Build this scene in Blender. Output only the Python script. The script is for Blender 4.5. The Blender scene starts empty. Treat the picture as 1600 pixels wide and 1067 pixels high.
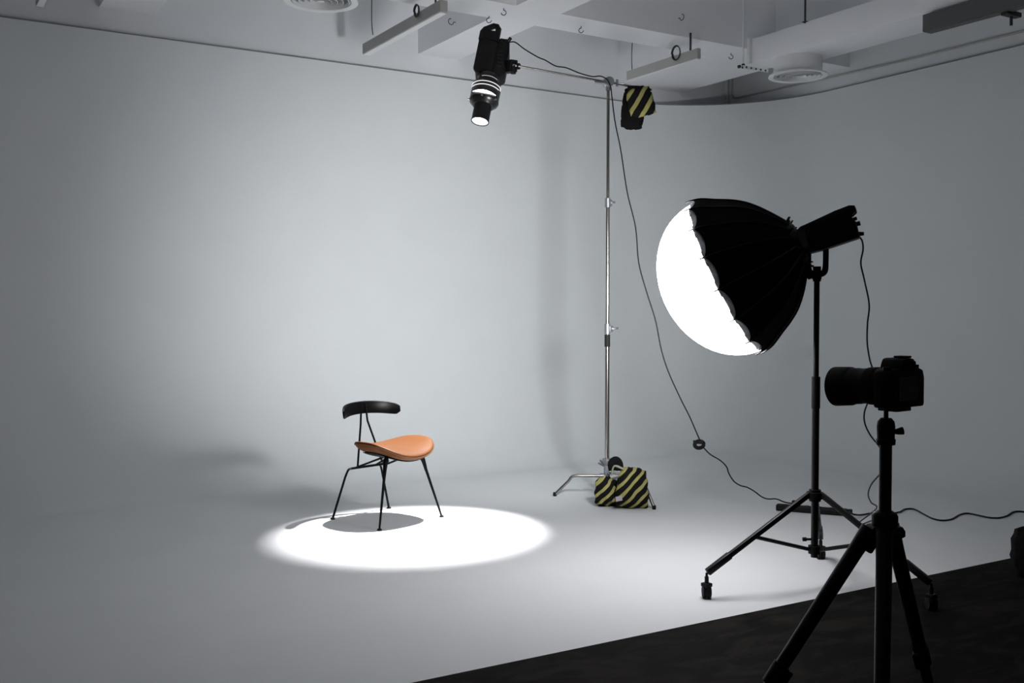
import bpy, bmesh, math, random
from mathutils import Vector, Matrix
C = bpy.context.scene.collection
PI = math.pi
rad = math.radians
V = Vector
random.seed(4)

# ------------------------------------------------------------------ camera
H = 1.33
Rv = V((0.854024, -0.520230, 0.0006)); Fv = V((0.5200, 0.8536, -0.02769))
Fv.normalize()
Rv = (Rv - Fv * Rv.dot(Fv)).normalized()
Uv = Rv.cross(Fv).normalized()
CAM = V((0, 0, H)); FPX = 1590.8
cd = bpy.data.cameras.new('camera'); cam = bpy.data.objects.new('camera', cd); C.objects.link(cam)
cd.sensor_width = 36; cd.lens = 36 * FPX / 1600; cd.clip_end = 100
cam.matrix_world = Matrix(((Rv.x, Uv.x, -Fv.x, 0), (Rv.y, Uv.y, -Fv.y, 0), (Rv.z, Uv.z, -Fv.z, H), (0, 0, 0, 1)))
bpy.context.scene.camera = cam

def ray(px, py): return Rv * ((px - 800) / FPX) + Uv * ((533.5 - py) / FPX) + Fv
def at(px, py, dist): return CAM + ray(px, py) * dist            # point a given distance into the room
def atz(px, py, z):                                                # point on a horizontal level
    d = ray(px, py); return CAM + d * ((z - H) / d.z)
def aty(px, py, y):
    d = ray(px, py); return CAM + d * (y / d.y)
def atx(px, py, x):
    d = ray(px, py); return CAM + d * (x / d.x)

# ------------------------------------------------------------------ materials
def mat(name, col, rough=.5, metal=0., spec=.5, noise=0., nscale=20., bump=0., bscale=200., coat=0.):
    m = bpy.data.materials.new(name); m.use_nodes = True
    nt = m.node_tree; b = nt.nodes['Principled BSDF']
    b.inputs['Base Color'].default_value = (*col, 1); b.inputs['Roughness'].default_value = rough
    b.inputs['Metallic'].default_value = metal; b.inputs['Specular IOR Level'].default_value = spec
    b.inputs['Coat Weight'].default_value = coat
    tc = nt.nodes.new('ShaderNodeTexCoord')
    if noise:
        n = nt.nodes.new('ShaderNodeTexNoise'); n.inputs['Scale'].default_value = nscale; n.inputs['Detail'].default_value = 6
        nt.links.new(tc.outputs['Object'], n.inputs['Vector'])
        r = nt.nodes.new('ShaderNodeValToRGB')
        r.color_ramp.elements[0].position = .3; r.color_ramp.elements[1].position = .7
        r.color_ramp.elements[0].color = (*[c * (1 - noise) for c in col], 1)
        r.color_ramp.elements[1].color = (*[min(1, c * (1 + noise)) for c in col], 1)
        nt.links.new(n.outputs['Fac'], r.inputs['Fac']); nt.links.new(r.outputs['Color'], b.inputs['Base Color'])
    if bump:
        n = nt.nodes.new('ShaderNodeTexNoise'); n.inputs['Scale'].default_value = bscale
        nt.links.new(tc.outputs['Object'], n.inputs['Vector'])
        bp = nt.nodes.new('ShaderNodeBump'); bp.inputs['Strength'].default_value = bump; bp.inputs['Distance'].default_value = .002
        nt.links.new(n.outputs['Fac'], bp.inputs['Height']); nt.links.new(bp.outputs['Normal'], b.inputs['Normal'])
    return m

def emit(name, col, strength, through=0.):
    m = bpy.data.materials.new(name); m.use_nodes = True
    nt = m.node_tree; nt.nodes.clear()
    o = nt.nodes.new('ShaderNodeOutputMaterial'); e = nt.nodes.new('ShaderNodeEmission')
    e.inputs['Color'].default_value = (*col, 1); e.inputs['Strength'].default_value = strength
    if through:
        t = nt.nodes.new('ShaderNodeBsdfTransparent'); a = nt.nodes.new('ShaderNodeAddShader')
        t.inputs['Color'].default_value = (through, through, through, 1)
        nt.links.new(e.outputs[0], a.inputs[0]); nt.links.new(t.outputs[0], a.inputs[1]); nt.links.new(a.outputs[0], o.inputs['Surface'])
    else:
        nt.links.new(e.outputs[0], o.inputs['Surface'])
    return m

M = {}
M['cyc'] = mat('white_cyclorama_paint', (.715, .745, .75), .75, spec=.2, noise=.012, nscale=3, bump=.05, bscale=60)
M['floor'] = mat('white_floor_paint', (.715, .745, .75), .6, spec=.25, noise=.02, nscale=2.2, bump=.04, bscale=80)
M['upper'] = mat('white_wall_paint', (.74, .76, .77), .85, spec=.15, noise=.015, nscale=3)
M['beam'] = mat('white_beam_paint', (.84, .85, .87), .85, spec=.15, noise=.015, nscale=3)
M['shell'] = mat('grey_room_paint', (.10, .10, .11), .9, spec=.1)
M['gap_shade'] = mat('grey_gap_shade', (.22, .22, .22), .8)
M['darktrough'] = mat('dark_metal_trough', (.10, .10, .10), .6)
M['trough'] = mat('cream_metal_trough', (.44, .43, .41), .5, spec=.4)
M['whitemetal'] = mat('white_enamel', (.80, .82, .82), .45)
M['darkmetal'] = mat('dark_hanging_metal', (.03, .03, .03), .6)
M['black'] = mat('black_plastic', (.006, .006, .0065), .55, spec=.25, bump=.1, bscale=400)
M['blackmetal'] = mat('black_painted_metal', (.008, .008, .009), .42, spec=.35)
M['blackcloth'] = mat('black_cloth', (.007, .007, .0075), .9, spec=.08, bump=.3, bscale=300)
M['glossblack'] = mat('gloss_black_metal', (.012, .012, .012), .3, spec=.5)
M['rubber'] = mat('black_rubber', (.010, .010, .010), .7, spec=.2)
M['cord'] = mat('black_cord', (.010, .011, .012), .55, spec=.25)
M['chrome'] = mat('brushed_steel', (.42, .40, .38), .24, metal=1.)
M['cast'] = mat('cast_grey_metal', (.34, .36, .38), .42, metal=.85, bump=.3, bscale=120)
M['silver'] = mat('silver_lining_cloth', (.74, .76, .78), .55, metal=.1, noise=.25, nscale=30)
M['leather'] = mat('tan_leather', (.115, .043, .0115), .5, spec=.14, noise=.06, nscale=14, bump=.2, bscale=260)
M['blackwood'] = mat('black_stained_wood', (.0025, .0025, .003), .34, spec=.12, noise=.3, nscale=25)
M['chairmetal'] = mat('matt_black_steel', (.003, .003, .0035), .4, spec=.1)
M['label'] = mat('grey_cloth_label', (.42, .40, .42), .8)
M['webbing'] = mat('grey_webbing', (.30, .31, .22), .8)
M['glass'] = mat('dark_lens_glass', (.01, .01, .012), .1, spec=.6)
M['glowwhite'] = emit('lit_lens', (1, .93, .96), 6.)
M['glowvent'] = emit('lit_vent_gap', (1, .96, 1), 1.1)
M['glowdim'] = emit('dim_vent_gap', (1, .96, 1), .55)
M['dome'] = emit('glowing_diffusion_cloth', (1, .955, .985), 12.5, .6)

def dark_floor():
    m = mat('dark_worn_floor', (.004, .004, .004), .8, spec=.06)
    nt = m.node_tree; b = nt.nodes['Principled BSDF']
    tc = nt.nodes.new('ShaderNodeTexCoord'); mp = nt.nodes.new('ShaderNodeMapping')
    mp.inputs['Scale'].default_value = (1.2, 2.6, 1); mp.inputs['Rotation'].default_value = (0, 0, .5)
    n = nt.nodes.new('ShaderNodeTexNoise'); n.inputs['Scale'].default_value = 2.4; n.inputs['Detail'].default_value = 8
    n.inputs['Roughness'].default_value = .62; n.inputs['Distortion'].default_value = 1.2
    r = nt.nodes.new('ShaderNodeValToRGB')
    r.color_ramp.elements[0].position = .45; r.color_ramp.elements[0].color = (.0035, .0034, .0034, 1)
    r.color_ramp.elements[1].position = .78; r.color_ramp.elements[1].color = (.024, .021, .016, 1)
    nt.links.new(tc.outputs['Object'], mp.inputs['Vector']); nt.links.new(mp.outputs[0], n.inputs['Vector'])
    nt.links.new(n.outputs['Fac'], r.inputs['Fac']); nt.links.new(r.outputs['Color'], b.inputs['Base Color'])
    return m
M['darkfloor'] = dark_floor()

def stripes(name, direction, period, phase, duty=.38):
    m = mat(name, (.01, .01, .01), .85, spec=.1)
    nt = m.node_tree; b = nt.nodes['Principled BSDF']
    tc = nt.nodes.new('ShaderNodeTexCoord')
    nz = nt.nodes.new('ShaderNodeTexNoise'); nz.inputs['Scale'].default_value = 6.
    nt.links.new(tc.outputs['Object'], nz.inputs['Vector'])
    mx = nt.nodes.new('ShaderNodeVectorMath'); mx.operation = 'MULTIPLY_ADD'
    mx.inputs[1].default_value = (.03, .03, .03)
    nt.links.new(nz.outputs['Color'], mx.inputs[0]); nt.links.new(tc.outputs['Object'], mx.inputs[2])
    d = nt.nodes.new('ShaderNodeVectorMath'); d.operation = 'DOT_PRODUCT'; d.inputs[1].default_value = tuple(x / period for x in direction)
    nt.links.new(mx.outputs[0], d.inputs[0])
    a = nt.nodes.new('ShaderNodeMath'); a.operation = 'ADD'; a.inputs[1].default_value = phase + 100
    f = nt.nodes.new('ShaderNodeMath'); f.operation = 'FRACT'
    l = nt.nodes.new('ShaderNodeMath'); l.operation = 'LESS_THAN'; l.inputs[1].default_value = duty
    mix = nt.nodes.new('ShaderNodeMix'); mix.data_type = 'RGBA'
    mix.inputs['A'].default_value = (.009, .009, .009, 1); mix.inputs['B'].default_value = (.36, .34, .12, 1)
    nt.links.new(d.outputs['Value'], a.inputs[0]); nt.links.new(a.outputs[0], f.inputs[0]); nt.links.new(f.outputs[0], l.inputs[0])
    nt.links.new(l.outputs[0], mix.inputs['Factor']); nt.links.new(mix.outputs['Result'], b.inputs['Base Color'])
    return m

# ------------------------------------------------------------------ mesh helpers
def frame(o, x=None, y=None, z=None):
    """4x4 frame at o; z is exact, x is made perpendicular."""
    z = V(z).normalized(); x = V(x); x = (x - z * x.dot(z)).normalized(); y = z.cross(x)
    return Matrix(((x.x, y.x, z.x, o[0]), (x.y, y.y, z.y, o[1]), (x.z, y.z, z.z, o[2]), (0, 0, 0, 1)))

def box(bm, c, s, m=None, bev=0., seg=2, rot=None):
    mm = Matrix.Translation(V(c))
    if rot: mm = mm @ rot
    mm = mm @ Matrix.Diagonal((s[0], s[1], s[2], 1))
    if m is not None: mm = m @ mm
    r = bmesh.ops.create_cube(bm, size=1, matrix=mm)
    if bev:
        vs = set(r['verts']); es = [e for e in bm.edges if e.verts[0] in vs and e.verts[1] in vs]
        bmesh.ops.bevel(bm, geom=es, offset=bev, segments=seg, profile=.5, affect='EDGES')

def smooth_path(pts, n=8):
    pts = [V(p) for p in pts]; out = []
    P = [pts[0] * 2 - pts[1]] + pts + [pts[-1] * 2 - pts[-2]]
    for i in range(1, len(P) - 2):
        a, b, c, d = P[i - 1:i + 3]
        for k in range(n):
            t = k / n
            out.append(.5 * ((2 * b) + (c - a) * t + (2 * a - 5 * b + 4 * c - d) * t * t + (3 * b - a - 3 * c + d) * t ** 3))
    out.append(pts[-1]); return out

def tube(bm, pts, r, seg=12, m=None, smooth=0, cap=True, flat=1.):
    """round bar through the points; r one radius or one per point"""
    if smooth: 
        k = len(pts); pts = smooth_path(pts, smooth)
        if not isinstance(r, (int, float)):
            rr = []
            for i in range(k - 1):
                for q in range(smooth): rr.append(r[i] + (r[i + 1] - r[i]) * q / smooth)
            rr.append(r[-1]); r = rr
    pts = [V(p) for p in pts]
    rs = [r] * len(pts) if isinstance(r, (int, float)) else r
    rings = []; t0 = (pts[1] - pts[0]).normalized()
    n = t0.orthogonal().normalized()
    for i, p in enumerate(pts):
        a = pts[max(0, i - 1)]; b = pts[min(len(pts) - 1, i + 1)]
        t = (b - a).normalized(); n = (n - t * n.dot(t)).normalized(); bb = t.cross(n)
        ring = []
        for k in range(seg):
            q = 2 * PI * k / seg; co = p + n * math.cos(q) * rs[i] + bb * math.sin(q) * rs[i] * flat
            if m is not None: co = m @ co
            ring.append(bm.verts.new(co))
        rings.append(ring)
    for a, b in zip(rings, rings[1:]):
        for k in range(seg): bm.faces.new((a[k], a[(k + 1) % seg], b[(k + 1) % seg], b[k]))
    if cap:
        bm.faces.new(rings[0][::-1]); bm.faces.new(rings[-1])

def lathe(bm, prof, m=None, seg=32, ang=None, close=False):
    """prof: list of (r, z) spun about z"""
    full = ang is None
    a0, a1 = (0, 2 * PI) if full else ang
    n = seg if full else seg + 1; rings = []
    for (r, z) in prof:
        ring = []
        if r < 1e-6 and full:
            co = V((0, 0, z)); ring = [bm.verts.new(m @ co if m is not None else co)] * n
        else:
            for k in range(n):
                q = a0 + (a1 - a0) * k / seg; co = V((r * math.cos(q), r * math.sin(q), z))
                ring.append(bm.verts.new(m @ co if m is not None else co))
        rings.append(ring)
    prs = list(zip(rings, rings[1:]))
    if close: prs.append((rings[-1], rings[0]))
    for a, b in prs:
        for k in range(seg):
            k2 = (k + 1) % n
            vs = []
            for v in (a[k], a[k2], b[k2], b[k]):
                if v not in vs: vs.append(v)
            if len(vs) > 2:
                try: bm.faces.new(vs)
                except ValueError: pass

def prism(bm, pts, y0, y1, m=None, bev=0.):
    """outline in the local x-z plane pushed along local y"""
    a = []; b = []
    for (x, z) in pts:
        for y, l in ((y0, a), (y1, b)):
            co = V((x, y, z)); l.append(bm.verts.new(m @ co if m is not None else co))
    n = len(pts); f = [bm.faces.new(a), bm.faces.new(b[::-1])]
    for i in range(n): f.append(bm.faces.new((a[i], b[i], b[(i + 1) % n], a[(i + 1) % n])))
    if bev:
        es = set(e for q in f for e in q.edges)
        bmesh.ops.bevel(bm, geom=list(es), offset=bev, segments=2, profile=.5, affect='EDGES')

def pillow(bm, m, w, d, h, taper=0., sag=0., n=10, p=2.6):
    """stuffed bag: w along x, d along y, h along z"""
    bx = bmesh.new(); bmesh.ops.create_cube(bx, size=2)
    bmesh.ops.subdivide_edges(bx, edges=bx.edges[:], cuts=n, use_grid_fill=True)
    mp = {}
    for v in bx.verts:
        x, y, z = v.co
        edge = max(abs(x), abs(z)); pinch = (1 - edge ** 6) ** .5 if edge < 1 else 0
        L = (abs(x) ** p + abs(z) ** p) ** (1 / p); L = max(L, 1e-6)
        s = max(abs(x), abs(z)) / L if L > 0 else 1
        X, Z = x * (.55 + .45 * s), z * (.55 + .45 * s)
        q = 1 - .0 * abs(y)
        Y = y * (.18 + .82 * pinch) * (1 + .06 * math.sin(5 * x + 3 * z))
        k = 1 - taper * (Z * .5 + .5)
        Z2 = Z; bulge = 1 - sag * Z
        co = V((X * w / 2 * k, Y * d / 2 * bulge, Z2 * h / 2))
        co.x += .006 * math.sin(9 * z + 2 * y); co.z += .006 * math.sin(7 * x + y)
        mp[v] = bm.verts.new(m @ co)
    for f in bx.faces:
        bm.faces.new([mp[v] for v in f.verts])
    bx.free()

def obj(name, bm, material, parent=None, flat=False, auto=35):
    bmesh.ops.recalc_face_normals(bm, faces=bm.faces)
    if parent is not None:
        root = parent
        while root.parent: root = root.parent
        bm.transform(root.matrix_basis.inverted())
    me = bpy.data.meshes.new(name); bm.to_mesh(me); bm.free()
    if material is not None: me.materials.append(material)
    o = bpy.data.objects.new(name, me); C.objects.link(o)
    if parent is not None: o.parent = parent
    if not flat:
        for p in me.polygons: p.use_smooth = True
        try: me.set_sharp_from_angle(angle=rad(auto))
        except Exception: pass
    return o

def tag(o, label, cat, group=None):
    o['label'] = label; o['category'] = cat
    if group: o['group'] = group
    return o
def thing(name, label, cat, loc, rotz=0., group=None):
    o = bpy.data.objects.new(name, None); C.objects.link(o)
    o.matrix_basis = Matrix.Translation(V(loc)) @ Matrix.Rotation(rotz, 4, 'Z')
    o.empty_display_size = .1
    return tag(o, label, cat, group)
def single(name, bm, material, label, cat, group=None, origin=None, **k):
    if origin is None:
        n = len(bm.verts); origin = V((sum(v.co.x for v in bm.verts) / n, sum(v.co.y for v in bm.verts) / n, min(v.co.z for v in bm.verts)))
    bm.transform(Matrix.Translation(-V(origin)))
    o = obj(name, bm, material, None, **k); o.location = origin
    return tag(o, label, cat, group)
def struct(name, bm, material, **k):
    o = obj(name, bm, material, None, **k); o['kind'] = 'structure'; return o
NB = bmesh.new

# ------------------------------------------------------------------ the studio
YW, XW = 8.40, 7.86          # faces of the painted sweep
YR, XR = 8.43, 7.89          # real walls above and behind it
ZL = 3.508; ZB = 3.69; ZC = 4.35
EDGE = 3.289                 # where the white floor ends
XM, YM = -3.0, -3.0

b = NB(); box(b, ((XM + XW) / 2, (EDGE + YW) / 2, -.05), (XW - XM, YW - EDGE, .10)); struct('floor', b, M['floor'], flat=True)
b = NB(); box(b, ((XM + XR + .1) / 2, (EDGE + YM) / 2, -.05), (XR + .1 - XM, EDGE - YM, .10)); struct('floor', b, M['darkfloor'], flat=True)
b = NB(); box(b, ((XM + XR) / 2, (YM + YR) / 2, ZC + .05), (XR - XM + .4, YR - YM + .4, .1)); struct('ceiling', b, M['upper'], flat=True)

# infinity sweep: floor cove, straight faces and the rounded corner in one skin
RC, RF = 1.45, 1.15
path = []
def addp(x, y, nx, ny): path.append((x, y, nx, ny))
for i in range(24): addp(XM + (XW - RC - XM) * i / 24, YW, 0, -1)
for i in range(49):
    q = PI / 2 - PI / 2 * i / 48
    addp(XW - RC + RC * math.cos(q), YW - RC + RC * math.sin(q), -math.cos(q), -math.sin(q))
for i in range(1, 13): addp(XW, (YW - RC) + (EDGE - YW + RC) * i / 12, -1, 0)
prof = [(RF * (1 - math.sin(q)), RF * (1 - math.cos(q))) for q in [PI / 2 * i / 28 for i in range(29)]] + [(0, 1.8), (0, 2.6), (0, ZL)]
b = NB(); rows = []
for (x, y, nx, ny) in path: rows.append([b.verts.new((x + nx * d, y + ny * d, z + .0005)) for d, z in prof])
for r0, r1 in zip(rows, rows[1:]):
    for k in range(len(prof) - 1): b.faces.new((r0[k], r1[k], r1[k + 1], r0[k + 1]))
struct('wall_back', b, M['cyc'], auto=60)
# thin dark strip added to stand for the shaded gap atop the sweep
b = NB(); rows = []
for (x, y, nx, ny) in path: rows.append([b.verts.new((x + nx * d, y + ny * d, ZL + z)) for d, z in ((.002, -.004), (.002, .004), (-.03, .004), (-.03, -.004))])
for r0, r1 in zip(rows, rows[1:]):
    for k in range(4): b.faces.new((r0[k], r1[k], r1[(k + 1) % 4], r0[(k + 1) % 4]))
struct('gap_shade_trim', b, M['gap_shade'])

b = NB(); box(b, ((XM + XR) / 2, YR + .06, ZC / 2), (XR - XM + .24, .12, ZC)); struct('wall_left', b, M['upper'], flat=True)
b = NB(); box(b, (XR + .06, (YM + YR) / 2, ZC / 2), (.12, YR - YM, ZC)); struct('wall_right', b, M['upper'], flat=True)
b = NB(); box(b, (XM - .06, (YM + YR) / 2, ZC / 2), (.12, YR - YM, ZC)); struct('wall_side', b, M['shell'], flat=True)
b = NB(); box(b, ((XM + XR) / 2, YM - .06, ZC / 2), (XR - XM + .24, .12, ZC)); struct('wall_front', b, M['shell'], flat=True)

# beams: one grid of downstands
def beam(x0, x1, y0, y1, z0=ZB, name='trim_2'):
    b = NB(); box(b, ((x0 + x1) / 2, (y0 + y1) / 2, (z0 + ZC) / 2), (x1 - x0, y1 - y0, ZC - z0)); struct(name, b, M['beam'], flat=True)
beam(XM, XR, 6.72, 7.10, name='trim_2')
beam(4.13, 4.54, 7.10, YR, name='trim_3'); beam(4.13, 4.54, YM, 6.72, name='trim_4')
beam(6.43, 7.26, 7.10, YR, ZB + .003, name='trim_5'); beam(6.90, 7.26, YM, 6.72, name='trim_6')
beam(1.40, 1.81, 7.10, YR, name='trim_7'); beam(1.40, 1.81, YM, 6.72, name='trim_8')
beam(XM, XR, 3.2, 3.58, name='trim_9')

# ------------------------------------------------------------------ ceiling services
def grille(name, c, R, label, neck_top):
    t = thing(name, label, 'ceiling vent', c, 0, 'round ceiling diffusers')
    m = Matrix.Translation(V(c))
    b = NB(); lathe(b, [(R, 0), (R, .012), (R * .84, .022), (R * .82, .004), (R * .86, 0)], m, 48, close=True); obj('outer_ring', b, M['whitemetal'], t)
    for k, q in enumerate((.76, .60, .44, .28)):
        b = NB(); r = R * q
        lathe(b, [(r, .0), (r + .003, .001), (r - .003, .018), (r - .007, .017)], m, 40, close=True); obj('cone_ring', b, M['whitemetal'], t)
    b = NB(); lathe(b, [(0.0001, .0), (R * .1, .003), (R * .06, .012), (.0001, .014)], m, 24); obj('centre_cap', b, M['whitemetal'], t)
    b = NB(); lathe(b, [(R * .82, .02), (R * .82, neck_top - c[2]), (R * .80, neck_top - c[2]), (R * .80, .02)], m, 48, close=True); obj('neck', b, M['beam'], t)
    b = NB(); lathe(b, [(.0001, .09), (R * .8, .09)], m, 32); obj('shade_disc', b, M['darktrough'], t)  # dark disc added to paint in the shade seen between the rings
    return t
grille('ceiling_diffuser', (6.62, 6.19, 3.345), .245, 'round white ceiling vent under the boxed duct near the right wall', 3.50)
grille('ceiling_diffuser', (2.47, 6.50, 3.40), .245, 'round white ceiling vent cut by the top edge above the left wall', 3.62)

t = thing('air_duct', 'long white boxed air duct hung across the beams above the right vent', 'duct', (6.62, 6.0, 3.5))
b = NB(); box(b, (6.625, (6.55 + .5) / 2, 3.605), (.43, 6.05, .21), bev=.006); obj('duct_casing', b, M['beam'], t)
b = NB(); box(b, (6.395, 6.535, 3.605), (.03, .03, .215)); obj('end_flange', b, M['whitemetal'], t)
t = thing('air_duct', 'short boxed air duct holding the left round vent', 'duct', (2.47, 6.3, 3.62))
b = NB(); box(b, (2.47, 5.25, 3.72), (.46, 2.9, .2), bev=.006); obj('duct_casing', b, M['beam'], t)

t = thing('duct_hanger', 'thin rod and slotted white bracket hanging by the end of the boxed duct', 'hanger', (6.36, 6.56, 3.47))
b = NB(); tube(b, [(6.36, 6.575, ZC), (6.36, 6.575, 3.485)], .006, 8); obj('rod', b, M['whitemetal'], t)
b = NB(); tube(b, [(6.36, 6.575, 3.50), (6.36, 6.575, 3.462)], .014, 8); tube(b, [(6.335, 6.585, 3.478), (6.315, 6.59, 3.472)], .014, 8); obj('nut', b, M['darkmetal'], t)
b = NB(); box(b, (6.49, 6.575, 3.480), (.30, .045, .004)); box(b, (6.49, 6.553, 3.468), (.30, .003, .028)); br = obj('slotted_bracket', b, M['whitemetal'], t)
for k in range(5):
    b = NB(); tube(b, [(6.375 + k * .057, 6.5485, 3.468), (6.375 + k * .057, 6.5525, 3.468)], .009, 10); obj('slot', b, M['darkmetal'], br)
b = NB(); tube(b, [(6.41, 5.92, ZC), (6.41, 5.92, 3.70)], .008, 8); box(b, (6.43, 5.92, 3.712), (.07, .04, .006))
single('duct_rod', b, M['darkmetal'], 'dark threaded rod dropping onto the top edge of the boxed duct', 'hanger')

def trough(p0, p1, w, h, label, m='trough'):
    """hung light trough; p0 far lower-left end, p1 near lower-left end (runs along y)"""
    t = thing('light_trough', label, 'ceiling light', (p0[0], (p0[1] + p1[1]) / 2, p0[2]), 0, 'hung light troughs')
    x = p0[0] + w / 2; ym = (p0[1] + p1[1]) / 2; L = abs(p0[1] - p1[1])
    b = NB(); box(b, (x, ym, p0[2] + h / 2 + .004), (w, L, h), bev=.003, seg=1); obj('housing', b, M[m], t)
    b = NB(); box(b, (x, ym, p0[2] + .002), (w * .86, L * .985, .006)); obj('diffuser_strip', b, M['whitemetal' if m == 'trough' else m], t)
    return t
tr1 = trough((3.36, 7.90, 3.47), (3.36, 6.50, 3.47), .062, .085, 'slim cream light trough hanging from wires left of the black spotlight')
tr2 = trough((5.76, 7.45, 3.45), (5.76, 6.49, 3.45), .038, .085, 'slim white light trough hanging above the boom arm and striped sandbag')
tr3 = trough((6.36, 4.77, 3.35), (6.36, 3.1, 3.35), .087, .122, 'dark light trough at the top right corner', 'darktrough')
tr4 = trough((.86, 7.60, 3.40), (.86, 6.4, 3.40), .05, .08, 'small grey light trough end at the top left corner')

b = NB(); box(b, (6.467, 4.156, 3.345), (.155, .05, .03)); tube(b, [(6.467, 4.156, 3.34), (6.467, 4.156, 3.27)], .010, 8); obj('clamp', b, M['darkmetal'], tr3)
def wire(pts, r, label, m='darkmetal', name='hanging_wire'):
    b = NB(); tube(b, pts, r, 6, smooth=5)
    return single(name, b, M[m], label, 'wire')
p = aty(582, 57, 7.60)
wire([(p.x, 7.6, ZC), (p.x - .004, 7.6, 3.9), (p.x - .006, 7.6, 3.66), (p.x + .004, 7.6, 3.558)], .004, 'thin wire holding the far end of the trough left of the spotlight')
p = aty(956, 118, 7.38)
wire([(5.78, 7.38, ZC), (5.775, 7.38, 3.9), (5.765, 7.38, 3.66), (5.77, 7.38, 3.538)], .004, 'thin wire dropping to the trough above the boom arm')
wire([(3.385, 6.62, ZC), (3.385, 6.62, 3.558)], .007, 'short dark rod holding the near end of the trough left of the spotlight', name='hanging_rod')
wire([(5.78, 6.60, 3.69), (5.78, 6.60, 3.538)], .010, 'short dark rod above the near end of the trough over the boom', name='hanging_rod')

def coil(c, r, label, seg=3):
    b = NB(); pts = []
    for i in range(seg * 20 + 1):
        q = 2 * PI * i / 20; rr = r * (1 - .05 * (i / 20))
        pts.append(V(c) + V((.012 * i / 60, math.cos(q) * rr, math.sin(q) * rr * 1.15)))
    tube(b, pts, .0045, 6)
    return single('cable_coil', b, M['darkmetal'], label, 'cable')
coil((3.345, 6.86, 3.568), .040, 'small black ring of cable on the trough left of the spotlight')
coil((5.745, 6.75, 3.552), .055, 'coil of thin cable on the trough above the boom arm')

def hook(p, n, down, label, s=.038):
    """open wire hook screwed in at p, surface normal n"""
    n = V(n); down = V(down); pts = [V(p), V(p) + n * s * .35]
    c = V(p) + n * s * .75 + down * 0
    side = n.cross(down).normalized() if n.cross(down).length > .1 else V((1, 0, 0))
    for i in range(13):
        q = -PI / 2 + 1.5 * PI * i / 12
        pts.append(V(p) + n * (s * .9 + s * .5 * math.sin(q)) + down * (s * .5 * math.cos(q)))
    b = NB(); tube(b, pts, .0034, 6)
    return single('ceiling_hook', b, M['darkmetal'], label, 'hook', 'screw hooks in the beams')
dn = (0, 0, -1)
for px, py, lab, sgn in ((787, 18, 'small wire hook on the beam above the black spotlight', 1), (764, 30, 'small wire hook at the beam crossing just left of the spotlight', -1),
                    (908, 46, 'small wire hook on the pale beam between spotlight and boom joint', -1),
                    (1142, 88, 'small wire hook on the beam left of the slotted bracket', 1)):
    p = atz(px, py - 5, ZB); hook(p, dn, Rv * sgn, lab)
p = atz(1087, 97, ZB); hook((6.45, p.y, ZB + .06), (-1, 0, 0), dn, 'small wire hook on the beam side beside the trough over the boom')
p = aty(1060, 29, 6.72); hook(p, (0, -1, 0), dn, 'small wire hook on the grey near face of the long beam', .05)
p = atx(712, 35, 4.13); hook(p, (-1, 0, 0), dn, 'small wire hook on the grey side of the beam left of the spotlight', .05)

# conduit on the real wall, in the corner and along the right
b = NB()
zc1 = atx(1148, 154, XR - .012).z
tube(b, [(XR - .012, 8.31, ZC), (XR - .012, 8.31, zc1 + .05), (XR - .012, 8.29, zc1 + .01), (XR - .012, 8.24, zc1)], .010, 8)
tube(b, [(XR - .012, 8.24, zc1), (XR - .012, 6.169, 3.625), (XR - .012, 3.0, 3.62)], .010, 8)
tube(b, [(XR - .012, 8.37, ZC), (XR - .012, 8.37, zc1 - .03), (XR - .012, 8.33, zc1 - .045)], .010, 8)
single('wall_conduit', b, M['trough'], 'thin painted conduit turning the corner and running along the right wall', 'pipe')  # pipe toned darker to stand for the shadow line above it

# ------------------------------------------------------------------ chair
CO = V((2.72, 6.03, 0))
ch = thing('dining_chair', 'tan leather saddle seat chair with black metal legs in the spotlight pool', 'chair', CO, rad(18))
cm = ch.matrix_basis.copy()
A, B_ = .250, .222
SX, SY = .038, -.038
def seatz(x, y):
    u = (x - SX) / A; v = (y - SY) / B_
    return .442 + .062 * abs(u) ** 2.1 - .030 * max(0, -v) ** 2.2 + .012 * max(0, v) ** 2
def seat_surf(bm, sc, top, bot, lift):
    N = 56; K = 14
    def pt(r, q, up):
        r = math.sin(PI / 2 * r)
        c_, s_ = math.cos(q), math.sin(q); e = 2 / 2.5
        x = SX + A * sc * r * math.copysign(abs(c_) ** e, c_); y = SY + B_ * sc * r * math.copysign(abs(s_) ** e, s_)
        th = math.sqrt(max(0, 1 - r ** 5))
        return cm @ V((x, y, seatz(x, y) + lift + (top if up else -bot) * th))
    tops = [[bm.verts.new(pt(k / K, 2 * PI * i / N, True)) for i in range(N)] for k in range(1, K + 1)]
    bots = [[bm.verts.new(pt(k / K, 2 * PI * i / N, False)) for i in range(N)] for k in range(1, K)]
    c1 = bm.verts.new(pt(0, 0, True)); c2 = bm.verts.new(pt(0, 0, False))
    for i in range(N):
        j = (i + 1) % N
        bm.faces.new((c1, tops[0][i], tops[0][j])); bm.faces.new((c2, bots[0][j], bots[0][i]))
        for k in range(K - 1): bm.faces.new((tops[k][i], tops[k + 1][i], tops[k + 1][j], tops[k][j]))
        for k in range(K - 2): bm.faces.new((bots[k][i], bots[k][j], bots[k + 1][j], bots[k + 1][i]))
        bm.faces.new((bots[K - 2][i], bots[K - 2][j], tops[K - 1][j], tops[K - 1][i]))
b = NB(); seat_surf(b, 1, .022, .046, .010); seat = obj('seat', b, M['leather'], ch, auto=80)
b = NB(); seat_surf(b, .80, .002, .010, -.034); s2 = obj('seat_shell', b, M['chairmetal'], ch, auto=80); s2['label'] = 'black underside shell of the seat'
b = NB(); pts = []
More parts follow.
